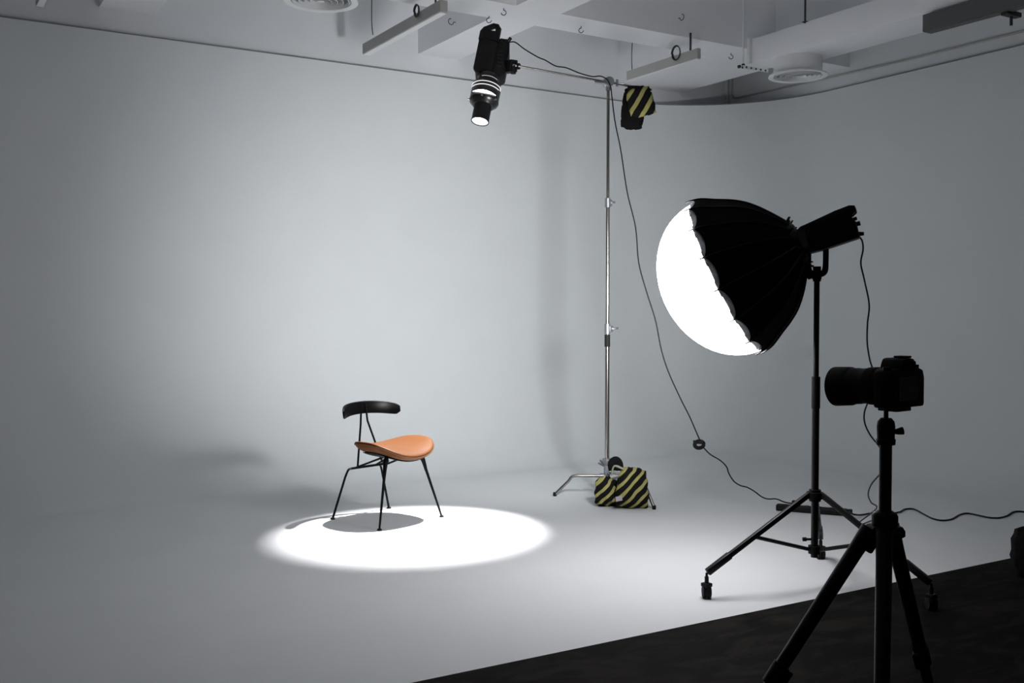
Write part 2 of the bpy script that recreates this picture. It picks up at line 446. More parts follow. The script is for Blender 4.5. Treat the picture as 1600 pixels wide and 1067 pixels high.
for i in range(57):
    q = 2 * PI * i / 56; c_, s_ = math.cos(q), math.sin(q); e = 2 / 2.5
    x = SX + A * 1.002 * math.copysign(abs(c_) ** e, c_); y = SY + B_ * 1.002 * math.copysign(abs(s_) ** e, s_)
    pts.append(V((x, y, seatz(x, y) + .002)))
tube(b, pts, .0035, 6, cm); obj('piping', b, M['leather'], seat)
# backrest: bowed board
b = NB(); NX = 36; rows = []
for i in range(NX + 1):
    u = -1 + 2 * i / NX
    x = .246 * math.sin(u * 1.02) / math.sin(1.02); y = .225 - .095 * (1 - math.cos(u * 1.02)) / (1 - math.cos(1.02))
    nrm = V((math.sin(u * .75), -math.cos(u * .75) * -1, 0)).normalized()
    end = abs(u) ** 8
    zt = .750 - .022 * u * u - .020 * end; zb = .668 - .020 * u * u * 1.3 + .014 * end
    if abs(u) > .88: zb += (abs(u) - .88) / .12 * .016
    th = .009 * (1 - .4 * end)
    ring = []
    K = 12
    for k in range(K):
        q = 2 * PI * k / K
        zz = (zt + zb) / 2 + (zt - zb) / 2 * math.copysign(abs(math.sin(q)) ** .35, math.sin(q))
        tt = th * math.copysign(abs(math.cos(q)) ** .6, math.cos(q))
        lean = (zz - .705) * .12
        ring.append(b.verts.new(cm @ V((x + nrm.x * tt * 1.0, y + nrm.y * tt + lean, zz))))
    rows.append(ring)
for r0, r1 in zip(rows, rows[1:]):
    for k in range(12): b.faces.new((r0[k], r0[(k + 1) % 12], r1[(k + 1) % 12], r1[k]))
b.faces.new(rows[0]); b.faces.new(rows[-1][::-1])
obj('backrest', b, M['blackwood'], ch, auto=50)
b = NB(); tube(b, [(-.065, .205, .315), (-.022, .222, .60), (-.016, .222, .735)], .0068, 10, cm); obj('back_rod', b, M['chairmetal'], ch)
b = NB(); tube(b, [(.085, .13, .345), (.022, .205, .62), (.016, .219, .735)], .0068, 10, cm); obj('back_rod', b, M['chairmetal'], ch)
# legs
for s in (-1, 1):
    b = NB()
    tube(b, [(s * .085, -.10, .424), (s * .135, -.150, .416), (s * .158, -.168, .395), (s * .17, -.176, .36), (s * .182, -.183, .31)], [.010, .015, .016, .0125, .0095], 12, cm, smooth=4)
    tube(b, [(s * .180, -.182, .32), (s * .270, -.235, .008)], [.0095, .0065], 10, cm)
    lg = obj('leg', b, M['chairmetal'], ch)
    b = NB(); lathe(b, [(.0001, .0), (.015, .0), (.015, .006), (.007, .013), (.0001, .013)], cm @ Matrix.Translation((s * .271, -.236, 0)), 16); obj('foot_pad', b, M['rubber'], lg)
    b = NB()
    tube(b, [(0, .208, .318), (s * .09, .208, .318), (s * .128, .210, .316), (s * .145, .212, .300), (s * .162, .217, .26)], .0075, 10, cm, smooth=4)
    tube(b, [(s * .160, .2165, .265), (s * .243, .242, .008)], .0075, 10, cm)
    lg = obj('leg', b, M['chairmetal'], ch)
    b = NB(); lathe(b, [(.0001, .0), (.015, .0), (.015, .006), (.007, .013), (.0001, .013)], cm @ Matrix.Translation((s * .244, .242, 0)), 16); obj('foot_pad', b, M['rubber'], lg)
b = NB()
tube(b, [(-.09, .205, .318), (-.03, .0, .40), (-.02, -.06, .425)], .0065, 8, cm)
tube(b, [(.09, .205, .318), (.03, .0, .40), (.02, -.06, .425)], .0065, 8, cm)
tube(b, [(-.12, .20, .318), (.0, -.02, .36), (.10, -.12, .415)], .0065, 8, cm)
tube(b, [(.12, .20, .318), (.0, -.02, .375), (-.10, -.12, .415)], .0065, 8, cm)
box(b, (0, -.08, .424), (.20, .10, .008), cm)
obj('under_frame', b, M['chairmetal'], ch)

# ------------------------------------------------------------------ C-stand
CS = V((4.42, 5.93, 0))
FL = V((4.106, 6.139, 0)); FR = V((4.403, 5.372, 0)); FB = V((4.86, 6.13, 0))
cs = thing('lighting_stand', 'tall chrome century stand with bent legs holding the boom arm', 'light stand', CS)
for foot, hz in ((FL, .150), (FR, .185), (FB, .115)):
    d = (foot - CS).normalized(); L = (foot - CS).length
    b = NB(); e = foot + V((0, 0, .012))
    k = CS + d * (L - .135) + V((0, 0, hz))
    tube(b, [CS + d * .02 + V((0, 0, hz)), k - d * .06], .0115, 14)
    tube(b, [k - d * .06, k - d * .02, k + d * .012 - V((0, 0, .008)), k + d * .035 - V((0, 0, .038))], .0115, 14, smooth=5)
    tube(b, [k + d * .033 - V((0, 0, .036)), e], .0115, 14)
    lg = obj('leg', b, M['chrome'], cs)
    b = NB(); lathe(b, [(.0001, 0), (.012, 0), (.014, .012), (.0122, .028)], Matrix.Translation((foot.x, foot.y, 0)), 14); obj('foot_tip', b, M['rubber'], lg)
def vcyl(bm, x, y, z0, z1, r, seg=20): tube(bm, [(x, y, z0), (x, y, z1)], r, seg)
b = NB(); vcyl(b, CS.x, CS.y, .10, .225, .0235)
for foot, hz in ((FL, .150), (FR, .185), (FB, .115)):
    d = (foot - CS).normalized(); tube(b, [CS + V((0, 0, hz)), CS + d * .05 + V((0, 0, hz))], .018, 14)
obj('leg_hub', b, M['cast'], cs)
b = NB(); box(b, (CS.x, CS.y, .255), (.055, .05, .05), bev=.008); tube(b, [at(944, 727, 7.25), at(938, 719, 7.22)], .008, 8); tube(b, [at(943, 728, 7.22), at(935, 723, 7.2)], .006, 8)
tube(b, [CS + V((.0, 0, .27)), at(966, 729, 7.2)], .006, 8)
obj('base_clamp', b, M['cast'], cs)
zz = lambda py: at(949, py, 7.30).z
b = NB(); vcyl(b, CS.x, CS.y, .20, zz(530), .0165); obj('lower_pole', b, M['chrome'], cs)
b = NB(); vcyl(b, CS.x, CS.y, zz(542), zz(523), .0205); obj('grip_sleeve', b, M['rubber'], cs)
b = NB(); vcyl(b, CS.x, CS.y, zz(530), zz(318), .0135); obj('middle_pole', b, M['chrome'], cs)
b = NB(); vcyl(b, CS.x, CS.y, zz(318), 3.0, .0110); obj('upper_pole', b, M['chrome'], cs)
def collar(py0, py1, hand):
    b = NB(); vcyl(b, CS.x, CS.y, zz(py1), zz(py0), .021); z = (zz(py0) + zz(py1)) / 2
    c = V((CS.x, CS.y, z)); box(b, c + Rv * .024 * hand, (.03, .022, .045), bev=.004)
    tube(b, [c + Rv * .03 * hand, c + Rv * .052 * hand], .008, 10)
    box(b, c + Rv * .064 * hand + V((0, 0, .004)), (.036, .012, .016), bev=.004)
    return obj('clamp_collar', b, M['cast'], cs)
collar(506, 522, 1); collar(309, 323, .6)

# grip head and boom arm
GH = V((4.42, 5.93, 2.99)); AE = V((3.735, 6.09, 3.055))
ad = (GH - AE).normalized()
AT = GH + ad * .345
bo = thing('boom_arm', 'slim steel boom arm clamped across the top of the tall stand', 'boom arm', GH)
b = NB(); tube(b, [AE - ad * .02, GH, AT], .0085, 12); obj('rod', b, M['chrome'], bo)
b = NB()
fr = frame(GH, x=ad, z=V((0, 0, 1)).cross(ad).normalized())
lathe(b, [(.0001, -.034), (.034, -.034), (.036, -.026), (.036, -.004), (.03, 0), (.036, .004), (.036, .026), (.034, .034), (.0001, .034)], fr, 24)
vcyl(b, GH.x, GH.y, 2.93, 2.985, .017)
gh = obj('grip_head', b, M['cast'], bo)
b = NB(); tp = GH - Fv * .03 - V((0, 0, .02)); tube(b, [tp, tp - Rv * .05 + V((0, 0, .005)), tp - Rv * .10 + V((0, 0, .012))], [.010, .012, .015], 10, flat=.6)
obj('turn_handle', b, M['cast'], gh)
b = NB(); p = GH + ad * .07; tube(b, [p - V((0, 0, .018)), p + V((0, 0, .03))], .009, 8); tube(b, [p - Rv * .03 + V((0, 0, .01)), p + Rv * .05], .006, 8); obj('wing_screw', b, M['cast'], gh)

# ------------------------------------------------------------------ spotlight (on the boom)
LX = V((3.498, 6.171, 2.656)); ax = V((.305, .183, .934)).normalized()      # lens centre and barrel axis (upwards)
sf = frame(LX, x=Rv, z=ax)     # local x to the right, y away from the camera, z up the barrel
sp = thing('spotlight', 'black spotlight with glowing snoot aimed down from the boom arm', 'studio light', LX)
b = NB(); lathe(b, [(.056, 0), (.063, .0), (.064, .004), (.061, .01), (.061, .125), (.066, .13), (.066, .165), (.056, .165)], sf, 40, close=True); sn = obj('snoot', b, M['black'], sp)
b = NB(); lathe(b, [(.0001, .006), (.057, .006)], sf, 40); ln = obj('front_lens', b, M['glowwhite'], sp); ln['label'] = 'glowing round front lens'
b = NB(); lathe(b, [(.05, .116), (.074, .120), (.086, .134), (.100, .146), (.104, .158), (.102, .163), (.102, .262), (.098, .284), (.07, .297), (.05, .300)], sf, 48); hb = obj('lens_housing', b, M['glossblack'], sp)
def arc(r, z0, z1, a0, a1, name, m, th=.003, skew=0.):
    b = NB(); lathe(b, [(r, z0), (r + th, z0), (r + th, z1), (r, z1)], sf, 28, ang=(rad(a0), rad(a1)), close=True); return obj(name, b, M[m], hb)
arc(.1025, .2605, .2645, -165, -15, 'vent_glow', 'glowvent'); arc(.1025, .234, .2385, -152, -28, 'vent_glow', 'glowvent')
for a in (-168, -17): arc(.1025, .243, .2625, a, a + 5, 'vent_glow', 'glowvent')
b = NB()      # crescent of light in the lower gap
lo = []; hi = []
for i in range(25):
    q = i / 24; a = rad(-140 + 100 * q); w = .017 * math.sin(PI * q) ** 1.3
    lo.append(b.verts.new(sf @ V((.106 * math.cos(a), .106 * math.sin(a), .178 - w * .9 + .006 * (1 - q))))); hi.append(b.verts.new(sf @ V((.106 * math.cos(a), .106 * math.sin(a), .181 + w * .35 + .006 * (1 - q)))))
for i in range(24): b.faces.new((lo[i], lo[i + 1], hi[i + 1], hi[i]))
g = obj('vent_glow', b, M['glowwhite'], hb)
for a in (-172, -95, -40):
    b = NB(); tube(b, [sf @ V((.098 * math.cos(rad(a)), .098 * math.sin(rad(a)), .150)), sf @ V((.116 * math.cos(rad(a)), .116 * math.sin(rad(a)), .146))], .007, 8); obj('thumb_screw', b, M['cast'], hb)
b = NB(); lathe(b, [(.072, .296), (.076, .310), (.072, .330), (.078, .345), (.070, .362)], sf, 40); obj('mount_ring', b, M['glossblack'], sp)
b = NB(); lathe(b, [(.0775, .318), (.080, .318), (.080, .3205), (.0775, .3205)], sf, 24, ang=(rad(-120), rad(-30)), close=True); obj('vent_glow', b, M['glowdim'], sp)
# lamp body
b = NB()
prism(b, [(-.085, .36), (.075, .36), (.108, .395), (.108, .60), (.09, .635), (.03, .645), (-.02, .66), (-.105, .66), (-.105, .39)], -.02, .12, sf, bev=.006)
body = obj('lamp_body', b, M['black'], sp)
b = NB()      # side plate with carrying handle
P = sf
prism(b, [(-.115, .385), (-.095, .36), (.02, .36), (.02, .615), (-.115, .64)], -.045, -.018, P, bev=.004)
obj('side_plate', b, M['black'], sp)
b = NB()
pl = [(-.112, .63), (-.112, .685), (-.098, .715), (-.03, .765), (-.005, .762), (.018, .742), (.022, .62)]
ho = [(-.086, .652), (-.086, .692), (-.078, .702), (-.022, .728), (-.018, .722), (-.018, .688)]
# ring-shaped handle: bars round the opening
tube(b, [V((-.100, -.03, .625)), V((-.100, -.03, .69)), V((-.088, -.03, .712)), V((-.03, -.03, .750)), V((-.008, -.03, .748)), V((.006, -.03, .73)), V((.006, -.03, .625))], .0215, 10, sf)
box(b, (-.045, -.03, .665), (.12, .03, .075), sf)
obj('handle', b, M['black'], sp)
b = NB(); box(b, (.06, .05, .665), (.07, .09, .04), sf, bev=.006); tube(b, [V((.075, .02, .65)), V((.098, .01, .70))], .012, 10, sf); box(b, (.03, .02, .66), (.03, .04, .03), sf, bev=.004); obj('power_socket', b, M['black'], sp)
b = NB()      # yoke arm reaching to the boom
pa = sf @ V((.10, .03, .47)); pe = AE
jx = (pe - pa)
fy = frame(pa, x=V((0, 0, 1)), z=jx)
box(b, (0, 0, jx.length * .42), (.085, .06, jx.length * .95), fy, bev=.008)
tube(b, [pe - jx * .35, pe + ad * .03], .022, 12); 
tube(b, [pe - ad * .01, pe - ad * .01 - V((0, 0, .05)) - Rv * .01], .011, 10); tube(b, [pe - jx * .2 - V((0, 0, .03)) , pe - jx * .2 - V((0, 0, .055))], .019, 12)
obj('yoke', b, M['black'], sp)
for k in range(5):
    b = NB(); box(b, (.045 + .004 * k, -.0235, .56 - .03 * k), (.03, .004, .006), sf); obj('side_vent', b, M['glossblack'], body)

# ------------------------------------------------------------------ sandbags
ST1 = stripes('black_yellow_stripes', (Rv * .70 - V((0, 0, .72)))[:], .052, .25)
ST2 = stripes('black_yellow_stripes_hung', (Rv * .86 - V((0, 0, .50)))[:], .078, .0)
def facing(c, yawd=0, tilt=0, lean=0):
    f = V((Fv.x, Fv.y, 0)).normalized(); r = V((f.y, -f.x, 0))
    return Matrix.Translation(V(c)) @ Matrix(((r.x, f.x, 0, 0), (r.y, f.y, 0, 0), (0, 0, 1, 0), (0, 0, 0, 1))) @ Matrix.Rotation(rad(yawd), 4, 'Z') @ Matrix.Rotation(rad(tilt), 4, 'Y') @ Matrix.Rotation(rad(lean), 4, 'X')
bg = thing('sandbag', 'black sandbag with yellow diagonal stripes slumped over the tall stand legs', 'sandbag', (4.50, 5.72, 0))
c = at(988, 760, 6.98); c.z = .135
b = NB(); pillow(b, facing(c, 12, 8, -14), .245, .16, .275, taper=.22, sag=.35); obj('bag_pouch', b, ST1, bg, auto=70)
c = at(947, 757, 7.05); c.z = .10
b = NB(); pillow(b, facing(c, -30, -18, -8), .17, .15, .20, taper=.4, sag=.3); obj('bag_pouch', b, ST1, bg, auto=70)
b = NB(); tube(b, [at(957, 735, 7.05), at(956, 724, 7.05), at(962, 719, 7.05), at(967, 724, 7.05), at(968, 735, 7.05)], .019, 10, smooth=5, flat=1.5); h_ = obj('carry_loop', b, M['blackcloth'], bg)
b = NB(); tube(b, [at(956, 742, 7.0), at(960, 728, 6.98), at(975, 733, 6.95)], .010, 8, smooth=4, flat=.6); obj('webbing_strap', b, M['webbing'], bg)
c = at(955, 762, 7.1); c.z = .085
b = NB(); pillow(b, facing(c, 0, 0, 0), .14, .12, .17, taper=.2, sag=.2, n=6); obj('saddle_band', b, M['blackcloth'], bg, auto=70)
c = at(967, 779, 6.84)
b = NB(); box(b, (0, 0, 0), (.045, .004, .032), facing(c, 12, -8)); q = obj('sewn_label', b, M['label'], bg); q['label'] = 'small grey sewn label'

hc = at(1001, 142, 7.5)
hb2 = thing('sandbag', 'black and yellow striped sandbag hung over the tail of the boom arm', 'sandbag', hc)
c = at(1001, 158.5, 7.37)
b = NB(); pillow(b, facing(c, 8, -12, -6), .20, .075, .215, taper=.10, sag=.15); obj('bag_pouch', b, ST2, hb2, auto=70)
c = at(989.5, 170, 7.56)
b = NB(); pillow(b, facing(c, -8, 6, 6), .165, .07, .30, taper=.0, sag=.15); q = obj('bag_pouch', b, M['blackcloth'], hb2, auto=70); q['label'] = 'plain black rear pouch'
b = NB(); tube(b, [at(981, 139, 7.36), at(997, 138.5, 7.37), at(1015, 143, 7.39)], .016, 10, flat=1.4, smooth=4); obj('bridge_band', b, M['blackcloth'], hb2)

# ------------------------------------------------------------------ dome softbox on its stand
SC = V((3.82, 3.44, 0)); SD = (SC - CAM).dot(Fv)
top = at(1278, 398, 4.96)
th = rad(21)
abk = (Rv * .897 + Uv * .439).normalized() * math.cos(th) - Fv * math.sin(th)      # from the rim back to the lamp
perp = V((0, 0, 1))
rimc = at(1137, 432, 5.07)
df = frame(rimc, x=V((0, 0, 1)), z=abk)          # z towards the back, x up
S = 5.07 / FPX
R0 = 131 * S
profp = [(131, 0), (126.5, 16), (115, 36), (104, 56), (91, 74), (74, 90), (55, 104), (40, 114), (33, 118)]
sb = thing('softbox', 'large black dome softbox with glowing white front tilted down to the left', 'softbox', rimc)
NR = 16
def shell(off, zo=0.):
    """sixteen-sided umbrella shell: flat-ish gores between ribs, scalloped rim"""
    b = NB(); rings = []; n = NR * 8
    P_ = smooth_path([(r * S - off, z * S + zo, 0) for r, z in profp], 4)
    for j, p in enumerate(P_):
        ring = []
        for k in range(n):
            q = 2 * PI * k / n + PI / NR; f = (k % 8) / 8; w = math.sin(PI * f)
            rr = p.x * (1 - .020 * w); z = p.y + .028 * w ** .6 * max(0, 1 - j / 5)
            ring.append(b.verts.new(df @ V((rr * math.cos(q), rr * math.sin(q), z))))
        rings.append(ring)
    for a, c in zip(rings, rings[1:]):
        for k in range(n): b.faces.new((a[k], a[(k + 1) % n], c[(k + 1) % n], c[k]))
    return b
obj('outer_shell', shell(0), M['blackcloth'], sb, auto=25)
o = obj('inner_lining', shell(.008, -.008), M['silver'], sb, auto=60); o['label'] = 'silver lining inside the dome'
# silver skirt showing between the rib tips
b = NB(); n = NR * 8; ra = []; rb_ = []
for k in range(n):
    q = 2 * PI * k / n + PI / NR; f = (k % 8) / 8; w = math.sin(PI * f)
    ra.append(b.verts.new(df @ V(((R0 - .020) * math.cos(q) * (1 - .02 * w), (R0 - .020) * math.sin(q) * (1 - .02 * w), .060))))
    rb_.append(b.verts.new(df @ V(((R0 - .012) * math.cos(q) * (1 - .012 * w), (R0 - .012) * math.sin(q) * (1 - .012 * w), -.006 + .0 * w))))
for k in range(n): b.faces.new((ra[k], ra[(k + 1) % n], rb_[(k + 1) % n], rb_[k]))
o = obj('rim_skirt', b, M['silver'], sb, auto=60); o['label'] = 'silver grey cloth edging between the rib tips'
for k in range(NR):
    q = 2 * PI * k / NR + PI / NR
    b = NB(); pp = smooth_path([(r * S + .003, z * S, 0) for r, z in profp], 3)
    pts = [V((p.x * math.cos(q), p.x * math.sin(q), p.y)) for p in pp]
    ex = (pts[0] - pts[1]).normalized()
    pts = [pts[0] + ex * .024 - V((math.cos(q), math.sin(q), 0)) * .004] + pts
    tube(b, pts, [.0035] + [.004] * (len(pts) - 1), 6, df); obj('rib', b, M['blackmetal'], sb)
# glowing dome front
b = NB(); pr = []
for i in range(17):
    q = PI / 2 * i / 16
    pr.append(((R0 - .016) * math.cos(q) if i < 16 else .0001, -104 * S * math.sin(q) ** 1.0 - .002))
lathe(b, pr, df, 64); o = obj('diffuser_dome', b, M['dome'], sb, auto=80); o['label'] = 'glowing white bulging diffusion cloth'
# speed ring with levers
b = NB(); z1 = 112 * S
lathe(b, [(.085, z1 - .01), (.118, z1 - .006), (.122, z1 + .010), (.105, z1 + .022), (.092, z1 + .034), (.070, z1 + .036), (.070, z1 - .01)], df, 40, close=True); rg = obj('speed_ring', b, M['black'], sb)
for k in range(NR):
    q = 2 * PI * (k + .5) / NR + .1; b = NB()
    tube(b, [V((.112 * math.cos(q), .112 * math.sin(q), z1 + .006)), V((.128 * math.cos(q), .128 * math.sin(q), z1 + .024)), V((.136 * math.cos(q), .136 * math.sin(q), z1 + .034))], [.007, .005, .004], 6, df); obj('rib_lever', b, M['blackmetal'], rg)

# lamp head behind the softbox
lz = z1 + .03
lf = frame(df @ V((0, 0, lz)), x=V((0, 0, 1)), z=(Rv * .965 + Uv * .262).normalized() * math.cos(th) - Fv * math.sin(th))
lh = thing('lamp_head', 'black studio lamp head plugged into the back of the dome softbox', 'studio light', lf.translation)
b = NB(); lathe(b, [(.0001, -.045), (.062, -.045), (.066, .02), (.07, .035), (.0001, .035)], lf, 32); obj('mount_collar', b, M['black'], lh)
LY = lambda pts: [(x, z * .94) for z, x in pts]
b = NB()
# outline in (z along body, x up)
prism(b, LY([(-.004, .052), (.02, .068), (.23, .090), (.255, .075), (.285, .02), (.283, -.058), (.10, -.068), (.012, -.066), (-.005, -.05)]), -.055, .055, lf, bev=.006); obj('lamp_body', b, M['black'], lh)
b = NB(); prism(b, LY([(.02, .066), (.20, .094), (.275, .101), (.300, .093), (.300, .066), (.275, .052), (.25, .058), (.02, .055)]), -.058, -.025, lf, bev=.004); obj('handle', b, M['black'], lh)
b = NB(); prism(b, LY([(.02, .066), (.20, .094), (.275, .101), (.300, .093), (.300, .066), (.275, .052), (.25, .058), (.02, .055)]), .025, .058, lf, bev=.004); obj('handle', b, M['black'], lh)
b = NB(); tube(b, [V((.012, -.02, .25)), V((.012, -.02, .284))], .011, 10, lf); tube(b, [V((.035, .02, .25)), V((.035, .02, .276))], .008, 10, lf); obj('control_knob', b, M['black'], lh)
b = NB(); tube(b, [V((-.034, -.01, .25)), V((-.042, -.01, .288))], [.013, .008], 10, lf); obj('power_plug', b, M['black'], lh)

# light stand: three braced legs on castors
st = thing('light_stand', 'black three-legged light stand on castors under the dome softbox', 'light stand', SC)
b = NB()
yb = V((SC.x, SC.y, at(1278, 418, SD).z)); 
for s in (-1, 1):
    p0 = yb + V((0, 0, -.025)); 
    fw = (Fv * .9 + Rv * .25).normalized()
    sd = Rv * .042 * s
    tube(b, [yb + sd * .35 + V((0, 0, -.035)), yb + sd * .85 + V((0, 0, -.022)), yb + sd + V((0, 0, .015)), yb + sd + Fv * .0 + V((0, 0, .13))], [.016, .016, .0145, .0145], 8, smooth=4)
obj('yoke', b, M['black'], st)
zs = lambda py: at(1276, py, SD).z
b = NB(); vcyl(b, SC.x, SC.y, zs(440), zs(417), .019); vcyl(b, SC.x, SC.y, zs(437), zs(424), .022)
tube(b, [V((SC.x, SC.y, zs(430))), V((SC.x, SC.y, zs(430))) - Rv * .034], .012, 10); tube(b, [V((SC.x, SC.y, zs(430))) - Rv * .025, V((SC.x, SC.y, zs(432))) - Rv * .045], .018, 10); obj('tilt_bracket', b, M['black'], st)
b = NB(); vcyl(b, SC.x, SC.y, zs(600), zs(438), .0135); obj('upper_pole', b, M['blackmetal'], st)
b = NB(); vcyl(b, SC.x, SC.y, zs(637), zs(588), .0205); obj('pole_lock', b, M['black'], st)
b = NB(); vcyl(b, SC.x, SC.y, zs(870), zs(600), .0175); obj('lower_pole', b, M['blackmetal'], st)
b = NB(); vcyl(b, SC.x, SC.y, zs(778), zs(768), .040, 24); vcyl(b, SC.x, SC.y, zs(782), zs(764), .028, 20); obj('leg_collar', b, M['black'], st)
b = NB(); vcyl(b, SC.x, SC.y, zs(864), zs(852), .030, 20); tube(b, [V((SC.x, SC.y, zs(842))), V((SC.x, SC.y, zs(842))) - Rv * .05], .006, 8); tube(b, [V((SC.x, SC.y, zs(842))) - Rv * .04, V((SC.x, SC.y, zs(842))) - Rv * .058], .010, 8); obj('brace_hub', b, M['black'], st)
feet = [atz(1104, 934, 0), atz(1282, 873, 0), V((3.975, 2.90, 0))]
for fo in feet:
    d = (fo - SC); d.z = 0; L = d.length; d.normalize(); side = V((-d.y, d.x, 0))
    p0 = SC + d * .035 + V((0, 0, zs(771))); p1 = fo - d * .012 + V((0, 0, .125))
    b = NB(); fr = frame(p0, x=side, z=(p1 - p0)); ln_ = (p1 - p0).length
    box(b, (0, 0, ln_ / 2), (.022, .026, ln_), fr, bev=.004); box(b, (0, 0, ln_ - .06), (.028, .032, .14), fr, bev=.004)
    lg = obj('leg', b, M['blackmetal'], st)
    b = NB(); m_ = p0.lerp(p1, .56); tube(b, [SC + d * .02 + V((0, 0, zs(858))), m_], .0095, 8); obj('brace', b, M['blackmetal'], st)
    b = NB(); c0 = V((fo.x, fo.y, 0))
    tube(b, [c0 + V((0, 0, .065)), c0 + V((0, 0, .100))], .010, 10); tube(b, [c0 + V((0, 0, .10)), c0 + V((0, 0, .118))], .006, 8)
    box(b, c0 + V((0, 0, .062)), (.040, .040, .018), bev=.004)
    cst = obj('castor', b, M['black'], lg)
    for s in (-1, 1):
        b = NB(); ctr = c0 + V((0, 0, .0295)) + Rv * .011 * s
        tube(b, [ctr - Rv * .008, ctr + Rv * .008], .029, 20); obj('wheel', b, M['rubber'], cst)

# ------------------------------------------------------------------ camera on tripod (foreground)
TC = V((2.0, 1.587, 0)); TD = (TC - CAM).dot(Fv)
zt = lambda py: at(1385, py, TD).z
tp = thing('tripod', 'black tripod in the near foreground carrying the camera, on the dark floor', 'tripod', TC)
fx = lambda py: V((TC.x, TC.y, zt(py)))
b = NB(); vcyl(b, TC.x, TC.y, .42, zt(690), .0145, 20); obj('centre_column', b, M['blackmetal'], tp)
b = NB(); lathe(b, [(.0001, zt(692)), (.0215, zt(692)), (.0225, zt(684)), (.020, zt(682)), (.021, zt(664)), (.019, zt(656)), (.0125, zt(651)), (.0001, zt(651))], Matrix.Translation((TC.x, TC.y, 0)), 28); hd = obj('ball_head', b, M['black'], tp)
b = NB(); vcyl(b, TC.x, TC.y, zt(652), zt(638), .0055, 12); obj('ball_stem', b, M['blackmetal'], hd)
b = NB(); p = fx(672); tube(b, [p + Rv * .015, p + Rv * .028, p + Rv * .040 + V((0, 0, .002))], [.005, .0075, .0095], 12); obj('lock_knob', b, M['black'], hd)
b = NB(); lathe(b, [(.0001, zt(823)), (.028, zt(823)), (.030, zt(815)), (.030, zt(803)), (.026, zt(798)), (.018, zt(795)), (.0001, zt(795))], Matrix.Translation((TC.x, TC.y, 0)), 32); obj('column_lock', b, M['black'], tp)
b = NB(); lathe(b, [(.0001, zt(845)), (.020, zt(845)), (.046, zt(832)), (.046, zt(824)), (.040, zt(818)), (.0001, zt(818))], Matrix.Translation((TC.x, TC.y, 0)), 6); obj('spider', b, M['black'], tp)
hf = V((Fv.x, Fv.y, 0)).normalized(); hr = V((hf.y, -hf.x, 0))
for lat, dep, ww in ((-.53, .02, 1), (.33, .36, 1), (-.165, -.43, 1)):
    fo = TC + hr * lat + hf * dep; d = (fo - TC); d.z = 0; d.normalize(); side = V((-d.y, d.x, 0))
    p0 = TC + d * .042 + V((0, 0, zt(830))); p1 = fo + V((0, 0, .02))
    b = NB(); ax_ = (p1 - p0); L = ax_.length; u = ax_.normalized()
    tube(b, [p0 - u * .015 , p0 + u * .05, p0 + u * .40], [.0205, .0185, .0165], 14)
    fr = frame(p0, x=side, z=ax_)
    tube(b, [p0 + u * .40, p0 + u * .66], .0135, 12); tube(b, [p0 + u * .66, p1 + V((0, 0, .01))], .0110, 12)
    lg = obj('leg', b, M['blackmetal'], tp)
    b = NB(); box(b, (0, -.018, .012), (.030, .030, .050), fr, bev=.006); obj('leg_hinge', b, M['black'], lg)
    for t0 in (.40, .66):
        b = NB(); tube(b, [p0 + u * (t0 - .028), p0 + u * (t0 + .028)], .0205, 14); box(b, (0, -.022, t0), (.020, .02, .05), fr, bev=.004); obj('leg_lock', b, M['black'], lg)
    b = NB(); tube(b, [V((fo.x, fo.y, .0)), V((fo.x, fo.y, .0)) - u * .055], [.017, .013], 14); obj('rubber_foot', b, M['rubber'], lg)

# camera: body turned so that the lens looks at the chair
cc = at(1405, 603, TD)
look = (V((2.72, 6.03, 1.02)) - cc).normalized()
dirn = (Fv * .80 - Rv * .60); dirn.z = 0; dirn.normalize()
cf = frame(cc, x=dirn.cross(V((0, 0, 1))), z=(0, 0, 1))       # x: right of the body, y: towards lens, z up
ca = thing('camera', 'black camera with long zoom lens on the foreground tripod', 'camera', (TC.x, TC.y, zt(643)))
# silhouettes: half width .072 along x
b = NB()
prism(b, [(-.070, -.050), (.070, -.050), (.073, -.044), (.073, .020), (.066, .038), (.050, .043), (-.055, .043), (-.068, .036), (-.073, .02), (-.073, -.044)], -.022, .022, cf, bev=.004)
body = obj('camera_body', b, M['black'], ca)
b = NB(); box(b, (.058, .036, -.006), (.032, .040, .085), cf, bev=.012, seg=3); obj('hand_grip', b, M['rubber'], ca)
b = NB(); prism(b, [(-.036, .040), (.036, .040), (.029, .058), (.022, .067), (-.022, .067), (-.029, .058)], -.026, .032, cf, bev=.006); obj('prism_housing', b, M['black'], ca)
b = NB(); box(b, (0, -.008, .070), (.028, .030, .005), cf, bev=.001); obj('hot_shoe', b, M['blackmetal'], ca)
b = NB(); lathe(b, [(.0001, .040), (.013, .040), (.013, .050), (.0001, .050)], cf @ Matrix.Translation((.052, -.004, 0)), 18); obj('mode_dial', b, M['black'], ca)
b = NB(); lathe(b, [(.0001, .040), (.011, .040), (.011, .047), (.0001, .047)], cf @ Matrix.Translation((-.055, -.004, 0)), 18); obj('control_dial', b, M['black'], ca)
b = NB(); box(b, (0, -.028, .050), (.034, .014, .024), cf, bev=.005); obj('eyepiece', b, M['rubber'], ca)
b = NB(); box(b, (0, -.024, -.005), (.080, .003, .056), cf); obj('rear_screen', b, M['glass'], ca)
lm = cf @ Matrix.Translation((0, .018, .0)) @ Matrix.Rotation(-PI / 2 - rad(4), 4, 'X') @ Matrix.Diagonal((1, 1, .94, 1))
b = NB(); lathe(b, [(.0001, 0), (.041, 0), (.042, .008), (.043, .030), (.0440, .033), (.0440, .065), (.0435, .068), (.0435, .090), (.0445, .093), (.0450, .130), (.0001, .130)], lm, 40); le = obj('lens', b, M['black'], ca)
